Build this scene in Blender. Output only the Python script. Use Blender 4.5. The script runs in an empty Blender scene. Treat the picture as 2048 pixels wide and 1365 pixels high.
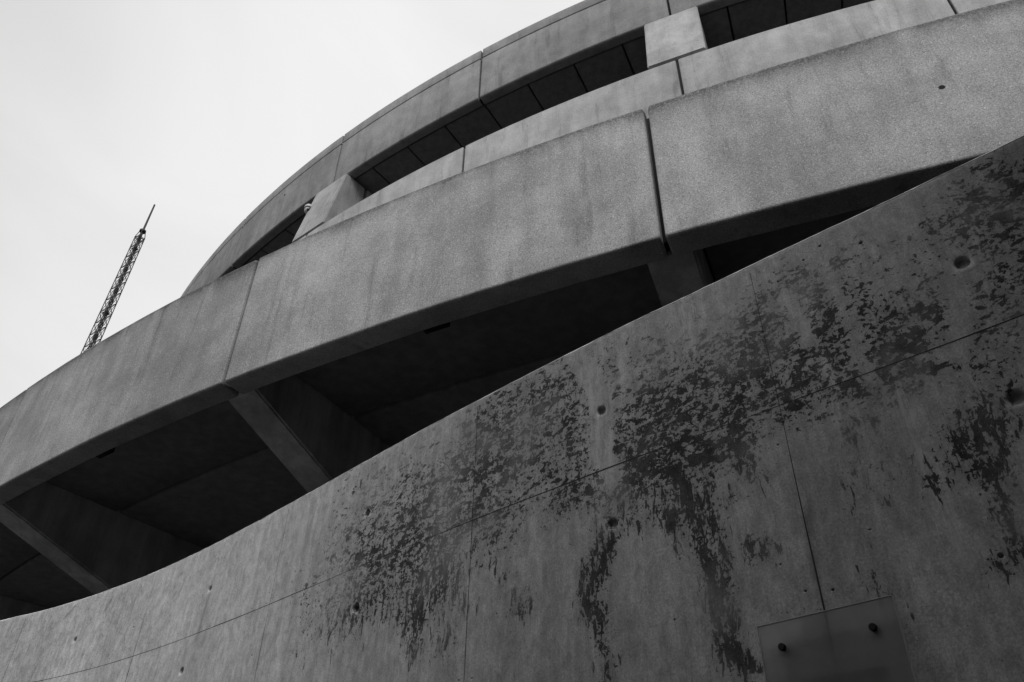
import bpy, bmesh, math, random
import numpy as np
from mathutils import Matrix, Vector, noise as mnoise

# ------------------------------------------------------------------ camera
SC = bpy.context.scene
EYE = 1.6
cam_d = bpy.data.cameras.new("camera")
cam = bpy.data.objects.new("camera", cam_d)
SC.collection.objects.link(cam)
cam_d.sensor_width = 36.0
cam_d.lens = 36.0 * 1682.507 / 2048.0
cam_d.clip_start = 0.05
cam_d.clip_end = 6000.0
RW = ((0.999783, 0.020833, 0.0), (-0.013019, 0.624801, 0.780676), (0.016264, -0.780506, 0.624936))
cam.matrix_world = Matrix(((RW[0][0], -RW[0][1], -RW[0][2], 0.0),
                           (RW[1][0], -RW[1][1], -RW[1][2], 0.0),
                           (RW[2][0], -RW[2][1], -RW[2][2], EYE),
                           (0, 0, 0, 1)))
SC.camera = cam

# ------------------------------------------------------------------ sky and sun
SUN_EL, SUN_AZ = math.radians(50), math.radians(-104)     # azimuth as a mathematical angle in the xy plane
w = bpy.data.worlds.new("World")
SC.world = w
w.use_nodes = True
nt = w.node_tree
nt.nodes.clear()
o = nt.nodes.new("ShaderNodeOutputWorld")
bg = nt.nodes.new("ShaderNodeBackground")
sky = nt.nodes.new("ShaderNodeTexSky")
sky.sky_type = 'NISHITA'
sky.sun_disc = False
sky.sun_elevation = SUN_EL
sky.sun_rotation = math.pi / 2 - SUN_AZ
sky.dust_density = 5.0
bw = nt.nodes.new("ShaderNodeRGBToBW")
nt.links.new(sky.outputs[0], bw.inputs[0])
tc = nt.nodes.new("ShaderNodeTexCoord")
mp = nt.nodes.new("ShaderNodeMapping")
mp.inputs['Scale'].default_value = (1.0, 1.0, 2.2)
nz = nt.nodes.new("ShaderNodeTexNoise")
nz.inputs['Scale'].default_value = 2.2
nz.inputs['Detail'].default_value = 6
nz.inputs['Distortion'].default_value = 0.6
nt.links.new(tc.outputs['Generated'], mp.inputs[0])
nt.links.new(mp.outputs[0], nz.inputs['Vector'])
mr = nt.nodes.new("ShaderNodeMapRange")
mr.inputs[1].default_value = 0.3
mr.inputs[2].default_value = 0.7
mr.inputs[3].default_value = 8.35
mr.inputs[4].default_value = 9.6
nt.links.new(nz.outputs[0], mr.inputs[0])
mx = nt.nodes.new("ShaderNodeMix")
mx.data_type = 'FLOAT'
mx.inputs[0].default_value = 0.93
nt.links.new(bw.outputs[0], mx.inputs[2])
nt.links.new(mr.outputs[0], mx.inputs[3])
# sky dimmed to the south west, added to darken faces turned that way
dp = nt.nodes.new("ShaderNodeVectorMath"); dp.operation = 'DOT_PRODUCT'
nt.links.new(tc.outputs['Generated'], dp.inputs[0])
dp.inputs[1].default_value = (-0.80, -0.60, 0.0)
mr2 = nt.nodes.new("ShaderNodeMapRange"); mr2.interpolation_type = 'SMOOTHSTEP'
for i_, v_ in ((1, -0.2), (2, 0.75), (3, 1.0), (4, 0.5)): mr2.inputs[i_].default_value = v_
nt.links.new(dp.outputs['Value'], mr2.inputs[0])
ml = nt.nodes.new("ShaderNodeMath"); ml.operation = 'MULTIPLY'
nt.links.new(mx.outputs[0], ml.inputs[0]); nt.links.new(mr2.outputs[0], ml.inputs[1])
nt.links.new(ml.outputs[0], bg.inputs['Color'])
bg.inputs['Strength'].default_value = 0.1
nt.links.new(bg.outputs[0], o.inputs[0])

sd = bpy.data.lights.new("sun", 'SUN')
sd.energy = 2.3
sd.angle = math.radians(26)
sun = bpy.data.objects.new("sun", sd)
SC.collection.objects.link(sun)
sv = Vector((math.cos(SUN_EL) * math.cos(SUN_AZ), math.cos(SUN_EL) * math.sin(SUN_AZ), math.sin(SUN_EL)))
sun.rotation_euler = sv.to_track_quat('Z', 'Y').to_euler()
sun.location = sv * 60

SC.view_settings.view_transform = 'Standard'
SC.view_settings.look = 'None'
SC.view_settings.exposure = 0.0
SC.view_settings.gamma = 1.0
SC.cycles.max_bounces = 6

# ------------------------------------------------------------------ material helpers
class NT:
    def __init__(s, name):
        s.m = bpy.data.materials.new(name)
        s.m.use_nodes = True
        s.t = s.m.node_tree
        s.t.nodes.clear()
        s.out = s.t.nodes.new("ShaderNodeOutputMaterial")
        s.b = s.t.nodes.new("ShaderNodeBsdfPrincipled")
        s.t.links.new(s.b.outputs[0], s.out.inputs[0])
    def lk(s, v, sock):
        if isinstance(v, (int, float)):
            if sock.type in ('RGBA',):
                sock.default_value = (v, v, v, 1)
            else:
                sock.default_value = v
        elif isinstance(v, tuple):
            sock.default_value = v
        else:
            s.t.links.new(v, sock)
    def coord(s, kind='Object'):
        return s.t.nodes.new("ShaderNodeTexCoord").outputs[kind]
    def attr(s, name):
        a = s.t.nodes.new("ShaderNodeAttribute")
        a.attribute_name = name
        return a.outputs['Fac']
    def scale(s, v, sc, loc=(0, 0, 0)):
        m = s.t.nodes.new("ShaderNodeMapping")
        s.lk(v, m.inputs[0])
        m.inputs['Scale'].default_value = sc
        m.inputs['Location'].default_value = loc
        return m.outputs[0]
    def noise(s, v, sc, det=4, rough=0.5, dist=0.0):
        n = s.t.nodes.new("ShaderNodeTexNoise")
        s.lk(v, n.inputs['Vector'])
        n.inputs['Scale'].default_value = sc
        n.inputs['Detail'].default_value = det
        n.inputs['Roughness'].default_value = rough
        n.inputs['Distortion'].default_value = dist
        return n.outputs[0]
    def voro(s, v, sc, feat='F1', rnd=1.0, out=0):
        n = s.t.nodes.new("ShaderNodeTexVoronoi")
        s.lk(v, n.inputs['Vector'])
        n.feature = feat
        n.inputs['Scale'].default_value = sc
        n.inputs['Randomness'].default_value = rnd
        return n.outputs[out]
    def math(s, op, a, b=0.0, c=None, clamp=False):
        n = s.t.nodes.new("ShaderNodeMath")
        n.operation = op
        n.use_clamp = clamp
        s.lk(a, n.inputs[0]); s.lk(b, n.inputs[1])
        if c is not None: s.lk(c, n.inputs[2])
        return n.outputs[0]
    def ramp(s, v, a, b, c=0.0, d=1.0, smooth=True):
        n = s.t.nodes.new("ShaderNodeMapRange")
        if smooth: n.interpolation_type = 'SMOOTHSTEP'
        s.lk(v, n.inputs[0]); s.lk(a, n.inputs[1]); s.lk(b, n.inputs[2]); s.lk(c, n.inputs[3]); s.lk(d, n.inputs[4])
        return n.outputs[0]
    def mix(s, f, a, b):
        n = s.t.nodes.new("ShaderNodeMix")
        n.data_type = 'FLOAT'
        s.lk(f, n.inputs[0]); s.lk(a, n.inputs[2]); s.lk(b, n.inputs[3])
        return n.outputs[0]
    def sep(s, v):
        n = s.t.nodes.new("ShaderNodeSeparateXYZ")
        s.lk(v, n.inputs[0])
        return n.outputs
    def warp(s, v, sc, amt):
        n = s.t.nodes.new("ShaderNodeTexNoise")
        s.lk(v, n.inputs['Vector']); n.inputs['Scale'].default_value = sc; n.inputs['Detail'].default_value = 3
        q = s.t.nodes.new("ShaderNodeVectorMath"); q.operation = 'MULTIPLY_ADD'
        s.lk(n.outputs[1], q.inputs[0]); q.inputs[1].default_value = (amt,) * 3; s.lk(v, q.inputs[2])
        return q.outputs[0]
    def finish(s, col, rough=0.85, bump=None, strength=0.3, dist=0.01, spec=0.3):
        s.lk(col, s.b.inputs['Base Color'])
        s.lk(rough, s.b.inputs['Roughness'])
        s.lk(spec, s.b.inputs['Specular IOR Level'])
        if bump is not None:
            n = s.t.nodes.new("ShaderNodeBump")
            n.inputs['Strength'].default_value = strength
            n.inputs['Distance'].default_value = dist
            s.lk(bump, n.inputs['Height'])
            s.t.links.new(n.outputs[0], s.b.inputs['Normal'])
        return s.m

U = 4.0          # metres per unit of the surveyed ring geometry
CX, CY = 3.158 * U, 7.546 * U
ZL1 = 1.358 * U + EYE

def precast(name, base, grain=1.0, top=None, fleck=1.0):
    n = NT(name)
    c = n.coord('Object')
    big = n.noise(c, 0.55, 4, 0.55)
    streak = n.noise(n.scale(c, (5.0, 5.0, 0.45)), 1.0, 4, 0.6)
    blot = n.noise(c, 3.5, 5, 0.6)
    g1 = n.noise(c, 210, 3, 0.75)
    g2 = n.noise(c, 85, 3, 0.75)
    ob_ = n.t.nodes.new("ShaderNodeObjectInfo")      # object colour scales the tone; left panels carry painted shade
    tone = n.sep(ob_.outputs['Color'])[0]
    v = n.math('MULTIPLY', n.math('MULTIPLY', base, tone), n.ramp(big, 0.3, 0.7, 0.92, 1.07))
    v = n.math('MULTIPLY', v, n.ramp(streak, 0.32, 0.62, 0.87, 1.04))
    v = n.math('MULTIPLY', v, n.ramp(blot, 0.3, 0.7, 0.87, 1.10))
    patch = n.noise(n.scale(c, (1, 1, 0.7), (5, 5, 5)), 1.6, 5, 0.55, 0.5)
    v = n.math('MULTIPLY', v, n.ramp(patch, 0.38, 0.62, 0.90, 1.06))
    drp = n.noise(n.scale(c, (7.0, 7.0, 0.9), (2, 9, 1)), 1.0, 6, 0.7)
    v = n.math('MULTIPLY', v, n.ramp(drp, 0.55, 0.68, 1.0, 0.76))
    v = n.math('MULTIPLY', v, n.ramp(g1, 0.3, 0.7, 1 - 0.42 * grain, 1 + 0.42 * grain, False))
    v = n.math('MULTIPLY', v, n.ramp(g2, 0.3, 0.7, 1 - 0.32 * grain, 1 + 0.32 * grain, False))
    vor = n.voro(c, 56)
    rnd = n.sep(n.voro(c, 56, out=1))[0]
    fl = n.math('MULTIPLY', n.ramp(vor, 0.10, 0.28, 1.0, 0.0), n.ramp(rnd, 0.72, 0.8))
    v = n.math('ADD', v, n.math('MULTIPLY', fl, 0.26 * fleck))
    dk = n.math('MULTIPLY', n.ramp(vor, 0.12, 0.30, 1.0, 0.0), n.ramp(rnd, 0.2, 0.12))
    v = n.math('MULTIPLY', v, n.ramp(dk, 0, 1, 1.0, 0.45, False))
    if top is not None:
        z = n.sep(c)[2]
        edge = n.ramp(z, top - 0.34, top - 0.02)
        m = n.noise(n.scale(c, (1, 1, 0.6)), 2.3, 6, 0.65)
        sp = n.noise(c, 45, 4, 0.8)
        e = n.math('MULTIPLY', n.math('POWER', edge, 2.2), n.ramp(m, 0.34, 0.6))
        e = n.math('ADD', e, n.math('MULTIPLY', n.ramp(z, top - 0.09, top - 0.005), 0.8), clamp=True)
        e = n.math('MULTIPLY', e, n.ramp(sp, 0.34, 0.6, 0.45, 1.0))
        v = n.math('MULTIPLY', v, n.ramp(e, 0, 1, 1.0, 0.34, False))
    h = n.math('ADD', n.math('MULTIPLY', g1, 0.5), n.math('ADD', n.math('MULTIPLY', g2, 0.8), n.math('MULTIPLY', fl, 0.25)))
    return n.finish(v, 0.9, h, 0.55, 0.006, 0.2)

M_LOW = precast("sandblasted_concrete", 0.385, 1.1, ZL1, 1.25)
M_UP = precast("weathered_precast_concrete", 0.305, 0.95, None, 0.5)
M_SPAN = precast("pale_precast_concrete", 0.405, 0.7, None, 0.4)

def cast_concrete(name, base, va=0.25):
    n = NT(name)
    c = n.coord('Object')
    a = n.noise(n.scale(c, (1, 1, 0.6)), 2.0, 6, 0.6)
    st = n.noise(n.scale(c, (9, 9, 0.8)), 1.0, 5, 0.65)
    b = n.noise(c, 120, 3, 0.7)
    v = n.math('MULTIPLY', base, n.ramp(a, 0.3, 0.7, 1 - va, 1 + va))
    v = n.math('MULTIPLY', v, n.ramp(st, 0.3, 0.7, 0.85, 1.18))
    v = n.math('MULTIPLY', v, n.ramp(b, 0.3, 0.7, 0.8, 1.2, False))
    return n.finish(v, 0.9, b, 0.4, 0.005, 0.15)

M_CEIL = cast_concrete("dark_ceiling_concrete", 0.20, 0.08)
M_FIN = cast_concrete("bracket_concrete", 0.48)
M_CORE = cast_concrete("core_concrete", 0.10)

def flat_mat(name, col, rough=0.5, metal=0.0, var=0.12):
    n = NT(name)
    a = n.noise(n.coord('Object'), 9.0, 4, 0.6)
    n.b.inputs['Metallic'].default_value = metal
    return n.finish(n.math('MULTIPLY', col, n.ramp(a, 0.3, 0.7, 1 - var, 1 + var)), rough, None)

M_STEEL = flat_mat("dark_painted_steel", 0.035, 0.6, 0.0)
M_WHITE = flat_mat("white_camera_plastic", 0.48, 0.35)
M_LENS = flat_mat("smoked_dome", 0.03, 0.08)
M_BLACK = flat_mat("black_void", 0.008, 0.9)
M_BOLT = flat_mat("blackened_bolt_metal", 0.02, 0.38, 0.6)

# ------------------------------------------------------------------ object helpers
COL = SC.collection
def mesh_obj(name, verts, faces, mat, parent=None, smooth=False, loc=None):
    me = bpy.data.meshes.new(name)
    me.from_pydata([tuple(v) for v in verts], [], faces)
    me.materials.append(mat)
    me.update()
    if smooth:
        for p in me.polygons: p.use_smooth = True
    ob = bpy.data.objects.new(name, me)
    COL.objects.link(ob)
    if parent is not None: ob.parent = parent
    if loc is not None: ob.location = loc
    return ob
def empty(name, loc, label, cat, group=None):
    ob = bpy.data.objects.new(name, None)
    ob.empty_display_size = 0.3
    COL.objects.link(ob)
    ob.location = loc
    ob['label'] = label; ob['category'] = cat
    if group: ob['group'] = group
    return ob
def bm_obj(name, bm, mat, parent=None, smooth=False):
    me = bpy.data.meshes.new(name)
    bm.normal_update()
    bm.to_mesh(me); bm.free()
    me.materials.append(mat)
    if smooth:
        for p in me.polygons: p.use_smooth = True
    ob = bpy.data.objects.new(name, me)
    COL.objects.link(ob)
    if parent is not None: ob.parent = parent
    return ob
def bar(bm, a, b, r, seg=5):
    a = Vector(a); b = Vector(b)
    d = (b - a); L = d.length
    if L < 1e-6: return
    q = d.to_track_quat('Z', 'Y').to_matrix()
    ra, rb = (r, r) if not isinstance(r, tuple) else r
    v0 = [bm.verts.new(a + q @ Vector((ra * math.cos(t), ra * math.sin(t), 0))) for t in [2 * math.pi * i / seg for i in range(seg)]]
    v1 = [bm.verts.new(b + q @ Vector((rb * math.cos(t), rb * math.sin(t), 0))) for t in [2 * math.pi * i / seg for i in range(seg)]]
    for i in range(seg):
        j = (i + 1) % seg
        bm.faces.new((v0[i], v0[j], v1[j], v1[i]))
    bm.faces.new(v0[::-1]); bm.faces.new(v1)
def rounded_rect(r0, r1, z0, z1, rad, n=4, radii=None):
    """closed profile in (r,z), r0 inner .. r1 outer; corner radii order: outer-bottom, outer-top, inner-top, inner-bottom"""
    rr = radii or (rad,) * 4
    pts = []
    for (cx, cz, sx, sz, a0), k in zip(((r1, z0, -1, 1, -90), (r1, z1, -1, -1, 0), (r0, z1, 1, -1, 90), (r0, z0, 1, 1, 180)), rr):
        ox, oz = cx + sx * k, cz + sz * k
        for i in range(n + 1):
            a = math.radians(a0 + 90 * i / n)
            pts.append((ox + k * math.cos(a), oz + k * math.sin(a)))
    return pts
def swept(name, prof, a0, a1, mat, parent, step=0.6, end=0.02, lean=0.0, wob=0.0, seed=0):
    """sweep a closed (r,z) profile round the building axis from azimuth a0 to a1 (degrees), with eased ends"""
    R = max(p[0] for p in prof)
    e = math.degrees(end / R)
    cr = sum(p[0] for p in prof) / len(prof); cz = sum(p[1] for p in prof) / len(prof)
    secs = [(a0, 1.0), (a0 + e * 0.3, 0.3), (a0 + e, 0.0)]
    n = max(2, int((a1 - a0) / step))
    for i in range(1, n): secs.append((a0 + e + (a1 - a0 - 2 * e) * i / n, 0.0))
    secs += [(a1 - e, 0.0), (a1 - e * 0.3, 0.3), (a1, 1.0)]
    vs, fs = [], []
    m = len(prof)
    for a, k in secs:
        t = math.radians(a)
        for r, z in prof:
            d = k * end
            rr = r - max(-d, min(d, (r - cr) * 9)) ; zz = z - max(-d, min(d, (z - cz) * 9))
            if wob:
                h = mnoise.noise(Vector((t * 60 + seed, z * 2.3, r))) + 0.6 * mnoise.noise(Vector((t * 400 + seed, z * 9, r)))
                rr += wob * h; zz += wob * h * 0.8
            vs.append((rr * math.cos(t), rr * math.sin(t), zz))
    for s in range(len(secs) - 1):
        for i in range(m):
            j = (i + 1) % m
            fs.append((s * m + i, s * m + j, (s + 1) * m + j, (s + 1) * m + i))
    fs.append(tuple(range(m))[::-1]); fs.append(tuple((len(secs) - 1) * m + i for i in range(m)))
    ob = mesh_obj(name, vs, fs, mat, parent)
    bm = bmesh.new(); bm.from_mesh(ob.data); bmesh.ops.recalc_face_normals(bm, faces=bm.faces); bm.to_mesh(ob.data); bm.free()
    for p in ob.data.polygons: p.use_smooth = len(p.vertices) == 4
    return ob
def boolean_cut(ob, cutter):
    md = ob.modifiers.new("cut", 'BOOLEAN')
    md.operation = 'DIFFERENCE'; md.object = cutter; md.solver = 'EXACT'
    bpy.context.view_layer.update()
    dg = bpy.context.evaluated_depsgraph_get()
    me = bpy.data.meshes.new_from_object(ob.evaluated_get(dg))
    ob.modifiers.clear(); ob.data = me
    for p in me.polygons: p.use_smooth = False
    bpy.data.objects.remove(cutter, do_unlink=True)
def polar(R, az, z): return Vector((R * math.cos(math.radians(az)), R * math.sin(math.radians(az)), z))

# ------------------------------------------------------------------ ground
n = NT("asphalt_paving")
c = n.coord('Object')
g = n.noise(c, 90, 4, 0.7); b_ = n.noise(c, 0.6, 5, 0.6)
M_GROUND = n.finish(n.math('MULTIPLY', n.math('MULTIPLY', 0.06, n.ramp(b_, 0.3, 0.7, 0.8, 1.2)), n.ramp(g, 0.3, 0.7, 0.7, 1.3)), 0.9, g, 0.5, 0.01)
gr = mesh_obj("ground", [(-2500, -2500, 0), (2500, -2500, 0), (2500, 2500, 0), (-2500, 2500, 0)], [(0, 1, 2, 3)], M_GROUND)
gr['kind'] = 'structure'

# ------------------------------------------------------------------ the round building
PHI, HB = -113.896, 7.5267          # azimuth of the joint right of the picture's middle, and half a bay
RL, RLI, RU, RS = 7.194 * U, 7.142 * U, 6.366 * U, 6.438 * U
zl0, zl1 = 1.0 * U + EYE, 1.358 * U + EYE
zs, zu0, zug, zu1 = 2.594 * U + EYE, 2.988 * U + EYE, 3.278 * U + EYE, 3.351 * U + EYE
ZC = 1.098 * U + EYE
RC = 5.2 * U
B = empty("round_building", (CX, CY, 0), "large round precast concrete building with stacked curved parapet rings and dark recessed openings", "building")
KS = range(-4, 11)                  # half bays that could come into view

def core_ring(name, r, z0, z1, mat, th=0.3):
    N = 144; vs = []; fs = []
    for i in range(N):
        t = 2 * math.pi * i / N
        for rr, zz in ((r, z0), (r, z1), (r - th, z1), (r - th, z0)): vs.append((rr * math.cos(t), rr * math.sin(t), zz))
    for i in range(N):
        j = (i + 1) % N
        for k in range(4):
            l = (k + 1) % 4
            fs.append((i * 4 + k, j * 4 + k, j * 4 + l, i * 4 + l))
    ob = mesh_obj(name, vs, fs, mat, B)
    bm = bmesh.new(); bm.from_mesh(ob.data); bmesh.ops.recalc_face_normals(bm, faces=bm.faces); bm.to_mesh(ob.data); bm.free()
    return ob
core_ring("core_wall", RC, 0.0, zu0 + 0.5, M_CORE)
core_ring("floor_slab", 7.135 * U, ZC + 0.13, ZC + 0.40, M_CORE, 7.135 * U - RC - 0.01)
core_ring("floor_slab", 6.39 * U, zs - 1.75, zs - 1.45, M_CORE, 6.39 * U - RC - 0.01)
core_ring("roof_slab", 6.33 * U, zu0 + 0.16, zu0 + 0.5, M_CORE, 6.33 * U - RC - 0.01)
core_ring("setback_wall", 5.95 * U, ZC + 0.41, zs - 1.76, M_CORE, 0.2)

gap = 0.011
for k in KS:
    a1 = PHI - k * HB; a0 = a1 - HB
    ga = math.degrees(gap / RL)
    # lower ring parapet, one panel per half bay
    gl = ga * (1.35 if k in (-1, 0) else 1.0)
    prof = rounded_rect(RLI, RL, zl0, zl1, 0.03, 5, (0.028, 0.035, 0.03, 0.012))
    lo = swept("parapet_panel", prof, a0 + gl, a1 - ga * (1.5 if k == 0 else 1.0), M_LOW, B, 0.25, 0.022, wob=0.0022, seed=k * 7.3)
    lt = {-1: 1.03, 0: 1.0, 1: 0.84, 2: 0.72}.get(k, 0.8 if k > 0 else 1.0); lo.color = (lt, lt, lt, 1)  # left panels darker: the leftward loss of light painted in
    if k == -1:
        cb = bmesh.new(); d0 = polar(RL + 0.05, -110.13, 1.174 * U + EYE); d1 = polar(RL - 0.14, -110.13, 1.174 * U + EYE)
        bar(cb, d0, d1, 0.021, 20); cu = bm_obj("cutter", cb, M_BLACK, B); boolean_cut(lo, cu)
    if k == 1:      # broken corner at the foot of the joint
        cb = bmesh.new(); bmesh.ops.create_icosphere(cb, subdivisions=3, radius=1.0)
        ctr = polar(RL + 0.004, a1 - 0.12, zl0 - 0.012)
        tdir = polar(1, a1 + 90, 0); rdir = polar(1, a1, 0)
        for v in cb.verts:
            q = v.co.copy(); f = 1 + 0.42 * mnoise.noise(q * 2.3) + 0.2 * mnoise.noise(q * 6)
            v.co = ctr + tdir * (q.x * 0.15 * f) + rdir * (q.y * 0.07 * f) + Vector((0, 0, q.z * 0.045 * f))
        cu = bm_obj("cutter", cb, M_BLACK, B); boolean_cut(lo, cu)
    # upper ring: fascia and coping
    gu = math.degrees(0.017 / RU)
    fp = swept("fascia_panel", rounded_rect(RU - 0.16, RU, zu0, zug, 0.02, 4, (0.045, 0.012, 0.01, 0.006)), a0 + gu, a1 - gu, M_UP, B, 0.4, 0.016)
    ut = {0: 1.0, 1: 0.94, 2: 0.86, 3: 0.8}.get(k, 0.8 if k > 0 else 1.0); fp.color = (ut, ut, ut, 1)  # fascia colour also darkened leftward to stand for weaker light
    if k == 2:
        cb = bmesh.new(); bar(cb, polar(RU + 0.05, -132.75, 3.213 * U + EYE), polar(RU - 0.1, -132.75, 3.213 * U + EYE), 0.028, 16)
        cu = bm_obj("cutter", cb, M_BLACK, B); boolean_cut(fp, cu)
    swept("fascia_backing", rounded_rect(RU - 0.20, RU - 0.03, zug - 0.05, zug + 0.06, 0.004, 1), a0, a1, M_STEEL, B, 0.8, 0.001)
    swept("coping", rounded_rect(RU - 0.2, RU, zug + 0.02, zu1, 0.02, 4), a0 + gu, a1 - gu, M_UP, B, 0.4, 0.014)
    # spandrel below the opening
    swept("spandrel_panel", rounded_rect(RS - 0.18, RS, zs - 1.9, zs, 0.015, 3), a0 + gu, a1 - gu, M_SPAN, B, 0.4, 0.014)
    # lower ceiling slabs between brackets
    gc = math.degrees(0.012 / (6.85 * U))
    hf = math.degrees(0.186 / (7 * U))
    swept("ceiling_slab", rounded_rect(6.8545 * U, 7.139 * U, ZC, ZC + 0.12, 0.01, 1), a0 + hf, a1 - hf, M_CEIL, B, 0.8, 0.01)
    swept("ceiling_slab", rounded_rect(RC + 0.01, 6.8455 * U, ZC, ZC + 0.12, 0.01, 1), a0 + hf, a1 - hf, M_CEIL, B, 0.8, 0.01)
    # upper ceiling slabs, four to a half bay
    for i in range(4):
        b0 = a0 + HB * i / 4; b1 = a0 + HB * (i + 1) / 4
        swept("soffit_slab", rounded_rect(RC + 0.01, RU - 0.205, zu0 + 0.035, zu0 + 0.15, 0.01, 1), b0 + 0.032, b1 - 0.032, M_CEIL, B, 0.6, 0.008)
    # recessed joint seals
    swept("joint_seal", rounded_rect(RLI + 0.03, RL - 0.085, zl0 + 0.035, zl1 - 0.05, 0.004, 1), a1 - 0.06, a1 + 0.06, M_BLACK, B, 0.3, 0.001)
    swept("joint_seal", rounded_rect(RU - 0.13, RU - 0.05, zu0 + 0.03, zu1 - 0.02, 0.004, 1), a1 - 0.09, a1 + 0.09, M_BLACK, B, 0.3, 0.001)
    swept("joint_seal", rounded_rect(RS - 0.14, RS - 0.04, zs - 1.88, zs - 0.02, 0.004, 1), a1 - 0.09, a1 + 0.09, M_BLACK, B, 0.3, 0.001)
    # cantilever bracket under the lower ring
    hw = 0.042 * U
    r1 = 7.145 * U; r0 = RC + 0.02
    zb = lambda r: 1.004 * U + EYE - 0.325 * (r1 - r)
    prof = [(r1, ZC + 0.1), (r1, zb(r1)), (r0, zb(r0)), (r0, ZC + 0.1)]
    t = math.radians(a1); rd = Vector((math.cos(t), math.sin(t), 0)); td = Vector((-math.sin(t), math.cos(t), 0))
    bm = bmesh.new()
    L = [bm.verts.new(rd * r + td * hw + Vector((0, 0, z))) for r, z in prof]
    Rr = [bm.verts.new(rd * r - td * hw + Vector((0, 0, z))) for r, z in prof]
    bm.faces.new(L); bm.faces.new(Rr[::-1])
    for i in range(4):
        j = (i + 1) % 4
        bm.faces.new((L[j], L[i], Rr[i], Rr[j]))
    bmesh.ops.recalc_face_normals(bm, faces=bm.faces)
    bmesh.ops.bevel(bm, geom=[e for e in bm.edges if abs((e.verts[0].co - e.verts[1].co).normalized().dot(td)) < 0.1], offset=0.018, segments=2, affect='EDGES')
    bm_obj("bracket", bm, M_FIN, B)
    # dark steel clip behind the parapet foot
    ac = a0 + HB * 0.515
    swept("panel_clip", rounded_rect(RLI - 0.05, RLI - 0.003, zl0 + 0.005, zl0 + 0.12, 0.005, 1), ac - 0.21, ac + 0.21, M_BLACK, B, 0.3, 0.004)
    # piers of the upper opening, one per whole bay
    if k % 2 == 0:
        def pier(name, ro_b, ro_t, dep, hw_, mat, z0, z1):
            bm = bmesh.new(); tt = math.radians(PHI - k * HB); r_ = Vector((math.cos(tt), math.sin(tt), 0)); q_ = Vector((-math.sin(tt), math.cos(tt), 0))
            vs = []
            for z, ro in ((z0, ro_b), (z1, ro_t)):
                for (rr, ss) in ((ro, 1), (ro, -1), (ro_t - dep, -1), (ro_t - dep, 1)):
                    vs.append(bm.verts.new(r_ * rr + q_ * ss * hw_ + Vector((0, 0, z))))
            for f in ((0, 1, 2, 3), (7, 6, 5, 4), (0, 4, 5, 1), (1, 5, 6, 2), (2, 6, 7, 3), (3, 7, 4, 0)): bm.faces.new([vs[i] for i in f])
            bmesh.ops.recalc_face_normals(bm, faces=bm.faces)
            bmesh.ops.bevel(bm, geom=bm.edges[:], offset=0.016, segments=3, affect='EDGES')
            return bm_obj(name, bm, mat, B)
        pier("pier", 6.439 * U, 6.374 * U, 0.118 * U, 0.103 * U, M_SPAN, zs + 0.045, zu0 - 0.025)
        pier("pier_core", 6.240 * U, 6.240 * U, 0.02 * U + 0.25, 0.101 * U, M_FIN, zs - 1.4, zu0 + 0.02)

# ------------------------------------------------------------------ dome camera on the left pier
CAMAZ = PHI - 2 * HB
def ray_at(px, py, z):
    v = Vector((px - 1024, py - 682.5, 1682.507))
    d = Vector([sum(RW[i][j] * v[j] for j in range(3)) for i in range(3)])
    return Vector((0, 0, EYE)) + d * ((z - EYE) / d.z)
HX = Vector((-9.4, 0, 0))
def build_dome(pc, pm):
    rt = empty("security_camera", pc, "small white dome security camera on a bent arm beside the upper pier", "security camera")
    rt.scale = (0.88, 0.88, 0.88)
    def lathe(name, prof, mat):
        bm = bmesh.new(); N = 28; rings = []
        for rr, zz in prof:
            rings.append([bm.verts.new((rr * math.cos(2 * math.pi * i / N), rr * math.sin(2 * math.pi * i / N), zz)) for i in range(N)])
        for a, b in zip(rings, rings[1:]):
            for i in range(N):
                j = (i + 1) % N; bm.faces.new((a[i], a[j], b[j], b[i]))
        bm.faces.new(rings[0]); bm.faces.new(rings[-1][::-1])
        bmesh.ops.recalc_face_normals(bm, faces=bm.faces)
        return bm_obj(name, bm, mat, rt, True)
    lathe("housing", [(0.02, 0.118), (0.045, 0.110), (0.07, 0.092), (0.088, 0.062), (0.094, 0.03), (0.094, 0.004), (0.088, 0.0), (0.03, 0.0)], M_WHITE)
    lathe("shadow_ring", [(0.07, 0.001), (0.075, -0.004), (0.075, -0.022), (0.06, -0.026)], M_LENS)
    lathe("dome_window", [(0.05, -0.018), (0.079, -0.02), (0.080, -0.045), (0.074, -0.074), (0.058, -0.102), (0.034, -0.120), (0.006, -0.127)], M_WHITE)
    bm = bmesh.new(); bmesh.ops.create_uvsphere(bm, u_segments=18, v_segments=12, radius=0.056)
    for v in bm.verts: v.co += Vector((0.022, -0.030, -0.062))
    bm_obj("lens", bm, M_LENS, rt, True)
    bm = bmesh.new()
    p = [Vector((0, 0, 0.10)), Vector((0, 0, 0.15)), ((pm - pc) / 0.88) * 0.45 + Vector((0, 0, 0.10)), ((pm - pc) / 0.88) * 0.9, ((pm - pc) / 0.88)]
    for a, b in zip(p, p[1:]): bar(bm, a, b, 0.017, 10)
    bm_obj("bracket_arm", bm, M_WHITE, rt, True)
    bm = bmesh.new(); d = polar(1, CAMAZ - 90, 0)
    bar(bm, (pm - pc) / 0.88 - d * 0.008, (pm - pc) / 0.88 + d * 0.012, 0.05, 16); bm_obj("mounting_plate", bm, M_WHITE, rt)
    return rt
tt = math.radians(CAMAZ)
q_ = Vector((math.cos(tt - math.pi / 2), math.sin(tt - math.pi / 2), 0))
mount = Vector((CX, CY, 0)) + polar(6.345 * U, CAMAZ, 0) + q_ * (0.103 * U + 0.009); mount.z = 2.87 * U + EYE
pc = ray_at(617, 419, 2.86 * U + EYE)
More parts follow.
